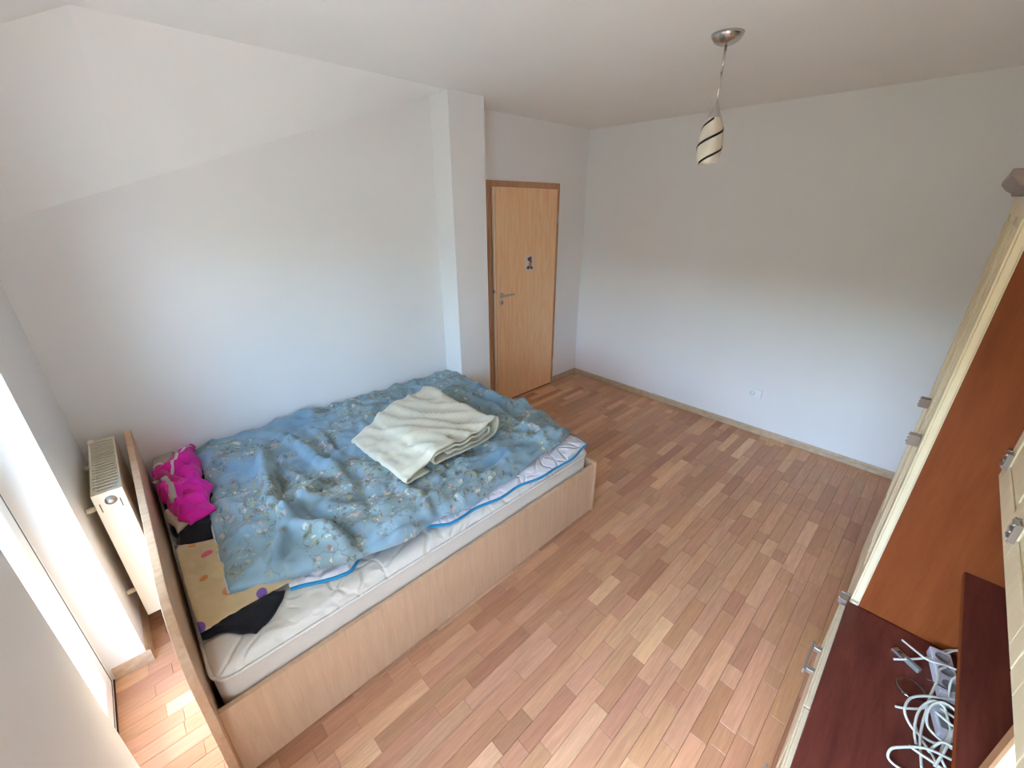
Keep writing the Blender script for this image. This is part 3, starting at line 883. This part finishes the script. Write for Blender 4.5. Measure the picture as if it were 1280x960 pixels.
# pink jacket
pj = thing('pink_jacket', (0.5, -3.78, MZ1+0.09), 'bright pink crumpled nylon jacket with white and grey trim by the headboard', 'jacket')
f_pink = lambda x_, y_, u, v_, e: MZ1+0.092+0.020*math.sqrt(max(0, e))+0.050*e*folds(x_, y_, 20, 1.0, 11)
mb, fp = cloth('pink', quad([(170, 606), (238, 652), (266, 634), (240, 552)], 0.60), f_pink, 'pink_nylon', 110, 70, seed=11, wav=0.035)
mb.build('body', 'pink_nylon', pj, True, solid=0.008)
def on(f, u, v_, d=0.006): return Vector(f(u, v_))+Vector((0, 0, d))
def band(f, line, w_, d=0.006, k=30):
    # narrow strip lying on a cloth along a (u, v) line
    mb = MB()
    P = [on(f, *line(i/k), d) for i in range(k+1)]
    vsl, fs_ = [], []
    for i, p in enumerate(P):
        t = (P[min(i+1, k)]-P[max(0, i-1)]); t.z = 0; t.normalize()
        s = Vector((-t.y, t.x, 0))*w_
        vsl += [p-s, p+s]
    for i in range(k): fs_.append((2*i, 2*i+1, 2*i+3, 2*i+2))
    return mb.add(vsl, fs_)
band(fp, lambda t: (0.10+0.20*t, 0.95-0.55*t+0.04*math.sin(t*6)), 0.007, 0.008).build('trim', 'white_trim', pj, True, solid=0.003)
band(fp, lambda t: (0.04+0.05*t, 0.08+0.30*t), 0.006, 0.008).build('trim', 'white_trim', pj, True, solid=0.003)
band(fp, lambda t: (0.22+0.45*t, 0.06+0.22*math.sin(t*3.0)), 0.014, 0.008).build('stripe', 'grey_cloth', pj, True, solid=0.003)
band(fp, lambda t: (0.50+0.02*math.sin(t*9), 0.52+0.14*t), 0.009, 0.009).build('zip_pull', 'white_trim', pj, True, solid=0.003)
sl = [at_z(170, 594, 0.600), at_z(190, 597, 0.612), at_z(208, 600, 0.618), at_z(226, 606, 0.618), at_z(240, 622, 0.612)]
for p in sl: p.y = max(p.y, -3.875)
MB().tube(spline_pts(sl), [0.020+0.012*math.sin(math.pi*min(1, i/33)) for i in range(33)], 14).build('sleeve', 'pink_dark', pj, True)
MB().tube([sl[0]+Vector((-0.012, -0.002, 0)), sl[0]+Vector((0.012, 0.002, 0.002))], 0.024, 14).build('cuff', 'white_trim', pj, True)
# dark cloth under the slip, towards the open side
f_blk = lambda x_, y_, u, v_, e: MZ1+0.008+0.016*math.sqrt(max(0, e))+0.008*e*folds(x_, y_, 31, 1.0, 9)
mb, _ = cloth('black', quad([(238, 800), (318, 790), (352, 742), (262, 740)], 0.505), f_blk, 'black_cloth', seed=15, wav=0.035)
o = mb.build('black_garment', 'black_cloth', None, True, solid=0.006, loc=(1.35, -3.75, MZ1))
tag(o, 'black garment crumpled under the dotted pillow slip', 'garment')
# dotted slip
f_slip = lambda x_, y_, u, v_, e: MZ1+0.030+0.014*math.sqrt(max(0, e))+0.016*e*folds(x_, y_, 41, 1.0, 5)
mb, _ = cloth('slip', quad([(196, 684), (238, 797), (364, 722), (285, 668)], 0.53), f_slip, 'dotted_slip', 80, 70, seed=19, wav=0.012)
o = mb.build('pillow_slip', 'dotted_slip', None, True, solid=0.006, loc=(1.15, -3.75, MZ1+0.03))
tag(o, 'yellow pillow slip with purple, pink and orange dots by the headboard', 'pillow slip')

# ------------------------------------------------------------------ pendant lamp
lx, ly = 1.9018, -1.5888
pl = thing('pendant_lamp', (lx, ly, 2.05), 'pendant lamp with chrome rose and cream glass shade hanging from the ceiling', 'lamp')
MB().lathe([(0, -0.042), (0.012, -0.042), (0.03, -0.038), (0.052, -0.026), (0.063, -0.010), (0.066, 0.0), (0, 0.0)], (lx, ly, H-0.0005), 36).build('ceiling_rose', 'chrome', pl, True)
MB().tube([(lx, ly, H-0.04), (lx, ly, 2.41)], 0.0055, 10).build('rod', 'chrome', pl, True)
MB().tube([(lx, ly, 2.415), (lx, ly, 2.29)], 0.0042, 10).build('rod', 'chrome', pl, True)
MB().lathe([(0.0, 0.062), (0.006, 0.062), (0.010, 0.045), (0.022, 0.020), (0.031, 0.0), (0.031, -0.004), (0, -0.004)], (lx, ly, 2.238), 28).build('shade_cap', 'brushed_metal', pl, True)
SH = [(0.030, 0.190), (0.040, 0.165), (0.049, 0.135), (0.054, 0.10), (0.055, 0.07), (0.052, 0.04), (0.046, 0.012), (0.042, 0.0)]
def shade_r(h):
    for (ra, ha), (rb, hb) in zip(SH, SH[1:]):
        if h >= hb: return rb+(ra-rb)*(h-hb)/(ha-hb)
    return SH[-1][0]
MB().lathe(SH+[(r_-0.003, h) for r_, h in SH[::-1]], (lx, ly, 2.048), 40).build('glass_shade', 'shade_glass', pl, True)
shade = pl.children[-1]
for k_, ph in ((0, 0.0), (1, math.pi)):
    mb = MB(); vsl = []; fs_ = []
    K = 70
    for i in range(K+1):
        h = 0.004+0.180*i/K
        a = ph+1.05+i/K*math.pi*2.3
        for s in (-1, 1):
            hh = h+s*0.0054
            r_ = shade_r(hh)+0.0012
            vsl.append((lx+r_*math.cos(a), ly+r_*math.sin(a), 2.048+hh))
    for i in range(K): fs_.append((2*i, 2*i+1, 2*i+3, 2*i+2))
    mb.add(vsl, fs_).build('spiral_stripe', 'black_glass', pl, True, solid=0.0012)

# ------------------------------------------------------------------ wall socket
sx, sz = 1.966, 0.366
so = thing('wall_socket', (sx, 0, sz), 'small white double wall socket above the skirting board', 'socket')
bx(sx-0.052, sx+0.052, -0.011, -0.0005, sz-0.038, sz+0.038).build('plate', 'white_plastic', so, bevel=0.003)
MB().lathe([(0.021, -0.0125), (0.021, -0.011), (0.019, -0.0115), (0.018, -0.004), (0, -0.004)], (sx-0.022, 0, sz), 24, 'y').build('socket_ring', 'adapter_grey', so, True)
for d in (-0.008, 0.008):
    MB().lathe([(0.0028, -0.0126), (0.0, -0.0126)], (sx-0.022+d, 0, sz), 10, 'y').build('pin_hole', 'dark_slot', so)
bx(sx+0.008, sx+0.046, -0.0125, -0.011, sz-0.028, sz+0.028).build('rocker', 'white_plastic', so, bevel=0.001)

# ------------------------------------------------------------------ wardrobe
WY, WYE, WXF, WXD, WH = -2.00, -1.06, 2.983, 2.955, 1.900
wd = thing('wardrobe', (3.25, -1.55, 0), 'tall wardrobe with cream panelled doors and a cherry wood side', 'wardrobe')
XE = XR-0.004
bx(WXF+0.0, XE, WY, WY+0.02, 0.40, WH).build('side_panel', 'cherry', wd)
bx(WXF+0.0, XE, WY+0.02, WYE, 0.0, WH).build('carcass', 'cherry', wd)
bx(WXF-0.003, WXF-0.0005, WY, WY+0.02, 0.40, WH).build('edge_strip', 'cream_lacquer', wd)
ndoor = 2
dwid = (WYE-WY)/ndoor
def moulded_door(y0, y1, z0, z1, xf, xb_, parent, name='door'):
    d = bx(xf+0.006, xb_, y0, y1, z0, z1).build(name, 'cream_lacquer', parent, bevel=0.003)
    s = 0.062
    # raised stiles and rails
    MB().box(xf, xf+0.006, y0, y0+s, z0, z1).box(xf, xf+0.006, y1-s, y1, z0, z1).box(xf, xf+0.006, y0+s, y1-s, z1-s, z1).box(xf, xf+0.006, y0+s, y1-s, z0, z0+s).build('raised_frame', 'cream_lacquer', d, bevel=0.0025)
    MB().box(xf+0.001, xf+0.006, y0+s+0.022, y1-s-0.022, z0+s+0.022, z1-s-0.022).build('raised_field', 'cream_lacquer', d, bevel=0.004)
    return d
def block_handle(xf, y, z, parent, dy=0.030, dz=0.040, out=0.032):
    for yy in (y-dy/2, y+dy/2-0.006):
        bx(xf-out, xf, yy, yy+0.006, z-dz/2, z+dz/2).build('handle_post', 'taupe_plastic', parent, bevel=0.001)
    for q_ in range(3):
        zz = z-dz/2+0.006+q_*(dz-0.012)/2
        bx(xf-out-0.003, xf-0.004, y-dy/2+0.006, y+dy/2-0.006, zz-0.003, zz+0.003).build('grip_bar', 'brushed_metal', parent, bevel=0.001)
for i in range(ndoor):
    y0 = WY+i*dwid+0.0015; y1 = WY+(i+1)*dwid-0.0015
    d = moulded_door(y0, y1, 0.415, WH-0.004, WXD, WXF-0.003, wd)
    hyy = y0+0.045 if i % 2 == 0 else y0+0.06
    block_handle(WXD, y0+(0.115 if i == 0 else 0.08), 1.10, d)
    for q_ in range(3):
        yy = y0+0.075+q_*0.012 if False else y0+0.30*dwid+q_*0.2*dwid
        bx(WXD-0.0015, WXD+0.001, yy-0.004, yy+0.004, 0.50, WH-0.09).build('bead', 'cream_lacquer', d, bevel=0.001)
    d2 = moulded_door(y0, y1, 0.05, 0.405, WXD, WXF-0.003, wd, 'drawer_front')
    
    if i == 0: block_handle(WXD, y0+0.03, 0.375, d2, 0.05, 0.03)
# cornice
prof = [(WXF+0.0, WH), (WXD-0.012, WH), (WXD-0.020, WH+0.012), (WXD-0.034, WH+0.020), (WXD-0.055, WH+0.042), (WXD-0.055, WH+0.056), (WXF+0.02, WH+0.056)]
MB().prism(prof, 'y', WY-0.02, WYE).build('cornice', 'taupe_wood', wd)
bx(WXF-0.02, XE, WY-0.012, WYE, WH+0.0005, WH+0.05).build('top_board', 'taupe_wood', wd)

# ------------------------------------------------------------------ television bench
TH, TX = 0.400, 2.948
tb = thing('television_bench', (3.25, -2.6, 0), 'low bench with dark walnut top and cream drawer fronts beside the wardrobe', 'bench')
TY0, TY1 = -3.10, WY-0.003
bx(TX, XE, TY0, TY1, TH-0.022, TH).build('bench_top', 'dark_walnut', tb, bevel=0.002)
bx(TX+0.03, XE, TY0+0.005, TY1, 0.0, TH-0.023).build('carcass', 'cherry', tb)
dw = (TY1-TY0)/2
for i in range(2):
    y0, y1 = TY0+i*dw+0.002, TY0+(i+1)*dw-0.002
    d = moulded_door(y0, y1, 0.05, TH-0.026, TX-0.018, TX+0.028, tb, 'drawer_front')
    ym = (y0+y1)/2-0.03
    xf = TX-0.018
    for yy in (ym-0.065, ym+0.045):
        bx(xf-0.026, xf, yy, yy+0.02, 0.318, 0.338).build('handle_post', 'brushed_metal', d, bevel=0.002)
    bx(xf-0.034, xf-0.026, ym-0.075, ym+0.075, 0.316, 0.340).build('handle_bar', 'taupe_plastic', d, bevel=0.002)

# ------------------------------------------------------------------ wall unit above the bench: shelf, upright and hanging cabinet
wu = thing('wall_unit', (3.35, -2.5, TH), 'wall unit above the bench with a dark shelf and cream cabinet doors', 'cabinet')
SX, SZ = 3.180, 0.742
bx(SX, XE, -3.10, WY-0.003, SZ-0.022, SZ).build('shelf', 'dark_walnut', wu, bevel=0.001)
bx(SX-0.0015, SX-0.0002, -3.10, WY-0.003, SZ-0.021, SZ-0.001).build('shelf_edge', 'cherry', wu)
bx(XE-0.012, XE-0.002, -3.10, WY-0.003, TH+0.001, 1.88).build('back_panel', 'cherry', wu)
up = bx(3.214, XE-0.013, -2.775, -2.75, SZ+0.0005, 1.105).build('upright', 'cream_lacquer', wu)
bx(3.208, 3.2138, -2.777, -2.748, SZ+0.0005, 1.105).build('upright_edge', 'tan_edge', up)
bx(3.21, XE-0.013, -3.10, -3.08, TH+0.001, SZ-0.0225).build('upright', 'cherry', wu)
UX, UZ = 3.140, 1.108
bx(UX+0.024, XE-0.013, -3.10, WY-0.003, UZ+0.002, 1.88).build('cabinet_body', 'cream_lacquer', wu)
cuts = [WY-0.004, -2.42, -2.84, -3.10]
for a, b_ in zip(cuts, cuts[1:]):
    d = moulded_door(b_+0.0015, a-0.0015, UZ, 1.88, UX, UX+0.023, wu, 'cabinet_door')
    block_handle(UX, a-0.045, UZ+(0.075 if a > -2.6 else 0.20), d, 0.040, 0.05, 0.012)

# ------------------------------------------------------------------ cables and small things on the bench
random.seed(5)
def cable(px, label, r=0.0035, lift=0.0, mat='cable_white'):
    pts = []
    for i, q_ in enumerate(px):
        h = TH+r+0.001+(q_[2] if len(q_) > 2 else 0.012)+lift
        P = at_z(q_[0], q_[1], h)
        P.x = min(P.x, 3.47); P.y = min(P.y, WY-0.012)
        pts.append(P)
    o = MB().tube(spline_pts(pts, 12), r, 8).build('cable', mat, None, True)
    tag(o, label, 'cable', 'cables tangled on the bench')
CL = 'white cable in the loose tangle on the walnut bench top'
cable([(1128, 800, 0), (1145, 814, .02), (1160, 825, .03), (1180, 831, .035), (1205, 841, .04), (1225, 848, .03)], 'white cable with a straight end lying across the metal bracket on the bench')
cable([(1117, 824, 0), (1138, 824, .012), (1160, 822, .02), (1180, 818, .03), (1197, 813, .035), (1215, 822, .03), (1235, 830, .02)], 'white cable with a cut end lying beside the metal bracket on the bench')
cable([(1175, 815, .01), (1190, 812, .02), (1204, 814, .03), (1225, 815, .02)], 'short white cable running from the wardrobe side under the dark shelf')
cable([(1119, 883, 0), (1130, 885, .004), (1148, 886, .01), (1158, 884, .02), (1175, 880, .03), (1205, 893, .02), (1230, 900, .02)], 'white cable with a loose end lying next to the clear plastic lid')
cable([(1225, 876, .03), (1205, 876, .05), (1180, 873, .05), (1155, 870, .05), (1138, 873, .045), (1131, 885, .04), (1133, 897, .03), (1142, 912, .02), (1155, 922, .012), (1170, 929, .01), (1185, 926, .02), (1196, 915, .03), (1199, 900, .05), (1192, 886, .06), (1178, 878, .06), (1166, 881, .05), (1159, 893, .04), (1160, 908, .03), (1172, 922, .03), (1190, 936, .03), (1212, 950, .03)], 'white cable coiled in the widest loops of the tangle on the bench')
cable([(1215, 962, .03), (1190, 950, .04), (1165, 938, .045), (1148, 934, .04), (1128, 934, .03), (1114, 936, .02), (1110, 946, .01), (1118, 956, .004), (1135, 966, 0)], 'white cable whose bend reaches furthest out over the bare walnut top')
cable([(1136, 932, .02), (1150, 942, .02), (1165, 952, .02), (1185, 966, .02)], CL)
cable([(1145, 930, .01), (1143, 915, .02), (1146, 895, .03), (1154, 882, .04), (1168, 876, .05), (1180, 884, .05), (1185, 900, .04), (1188, 915, .04), (1180, 930, .03), (1176, 945, .03), (1182, 960, .02)], CL)
cable([(1152, 960, .01), (1151, 945, .01), (1150, 925, .015), (1153, 905, .02), (1158, 888, .03), (1163, 870, .04), (1172, 850, .05), (1174, 838, .05), (1182, 834, .05)], CL)
cable([(1186, 872, .03), (1188, 855, .05), (1194, 847, .06), (1203, 850, .06), (1210, 862, .05), (1215, 880, .03)], CL)
cable([(1168, 958, .03), (1180, 940, .045), (1190, 920, .05), (1197, 900, .05), (1202, 885, .045), (1212, 872, .03)], CL)
cable([(1160, 940, .03), (1176, 928, .05), (1192, 935, .05), (1200, 950, .04), (1204, 965, .03)], CL)
cable([(1176, 886, .03), (1190, 895, .04), (1206, 906, .04), (1225, 915, .03)], CL)
cable([(1170, 890, .05), (1188, 905, .06), (1210, 920, .05)], CL)
cable([(1143, 905, .005), (1152, 925, .008), (1166, 945, .008), (1174, 965, .006)], CL)
cable([(1158, 848, .03), (1175, 857, .035), (1195, 868, .03)], 'thin black wire across the white adapter on the bench', 0.0018, 0.0, 'cable_black')

# flat white power adapter standing behind the cables
P0 = at_z(1157, 815, TH); P1 = at_z(1170, 872, TH)
ad_ = thing('power_adapter', (3.30, -2.25, TH+0.001), 'long white power strip lying behind the tangled cables on the bench', 'power strip')
d_ = (P1-P0); d_.z = 0
L_ = d_.length; d_.normalize(); nn = Vector((-d_.y, d_.x, 0))
if nn.x < 0: nn = -nn
def obox(base, a, b_, c_, z0, z1):
    # oriented box: from base, along d_ 0..a, along nn b_..c_
    mb = MB()
    q_ = [base+d_*s+nn*t for s, t in ((0, b_), (a, b_), (a, c_), (0, c_))]
    mb.add([(p.x, p.y, z0) for p in q_]+[(p.x, p.y, z1) for p in q_], [(0, 3, 2, 1), (4, 5, 6, 7), (0, 1, 5, 4), (1, 2, 6, 5), (2, 3, 7, 6), (3, 0, 4, 7)])
    return mb
obox(P0, L_, 0, 0.055, TH+0.001, TH+0.036).build('housing', 'adapter_white', ad_, bevel=0.004)
for q_ in range(3):
    c_ = P0+d_*(L_*(0.2+0.3*q_))+nn*0.0275
    MB().lathe([(0.019, 0.0005), (0.019, 0.002), (0.017, 0.002), (0.016, 0.0008), (0, 0.0008)], (c_.x, c_.y, TH+0.036), 18).build('outlet', 'adapter_grey', ad_, True)
# metal bracket
P0 = at_z(1116, 812, TH); P1 = at_z(1148, 842, TH)
d_ = (P1-P0); d_.z = 0; L_ = d_.length; d_.normalize(); nn = Vector((-d_.y, d_.x, 0))
br = thing('metal_bracket', (P0.x, P0.y, TH+0.001), 'small grey metal hinge bracket lying at the bench edge of the cables', 'bracket')
obox(P0, L_*0.45, -0.012, 0.014, TH+0.001, TH+0.012).build('plate', 'brushed_metal', br, bevel=0.002)
obox(P0+d_*L_*0.45, L_*0.55, -0.006, 0.008, TH+0.001, TH+0.020).build('arm', 'adapter_grey', br, bevel=0.002)
c_ = P0+d_*0.02
MB().lathe([(0.006, 0), (0.006, 0.003), (0, 0.003)], (c_.x, c_.y, TH+0.0125), 12).build('screw', 'dark_slot', br, True)
# clear drinking glass base lying behind the cables
c_ = at_z(1138, 862, TH)
gl = thing('plastic_lid', (c_.x, c_.y, TH+0.001), 'clear round plastic lid lying flat among the cables', 'lid')
MB().lathe([(0.0, 0.004), (0.028, 0.004), (0.036, 0.003), (0.040, 0.0), (0.041, 0.004), (0.036, 0.008), (0.028, 0.007), (0.0, 0.007)], (c_.x, c_.y, TH+0.001), 32).build('disc', 'clear_plastic', gl, True)

# charger block inside the loops
c_ = at_z(1174, 906, TH)
ch = thing('charger', (c_.x, c_.y, TH+0.001), 'small white charger block inside the cable loops', 'charger')
d_ = (at_z(1180, 930, TH)-at_z(1168, 886, TH)); d_.z = 0; d_.normalize(); nn = Vector((-d_.y, d_.x, 0))
obox(c_-d_*0.05, 0.10, -0.018, 0.018, TH+0.001, TH+0.028).build('housing', 'adapter_white', ch, bevel=0.004)
obox(c_-d_*0.02, 0.05, -0.010, 0.010, TH+0.0282, TH+0.0292).build('label_plate', 'adapter_grey', ch)
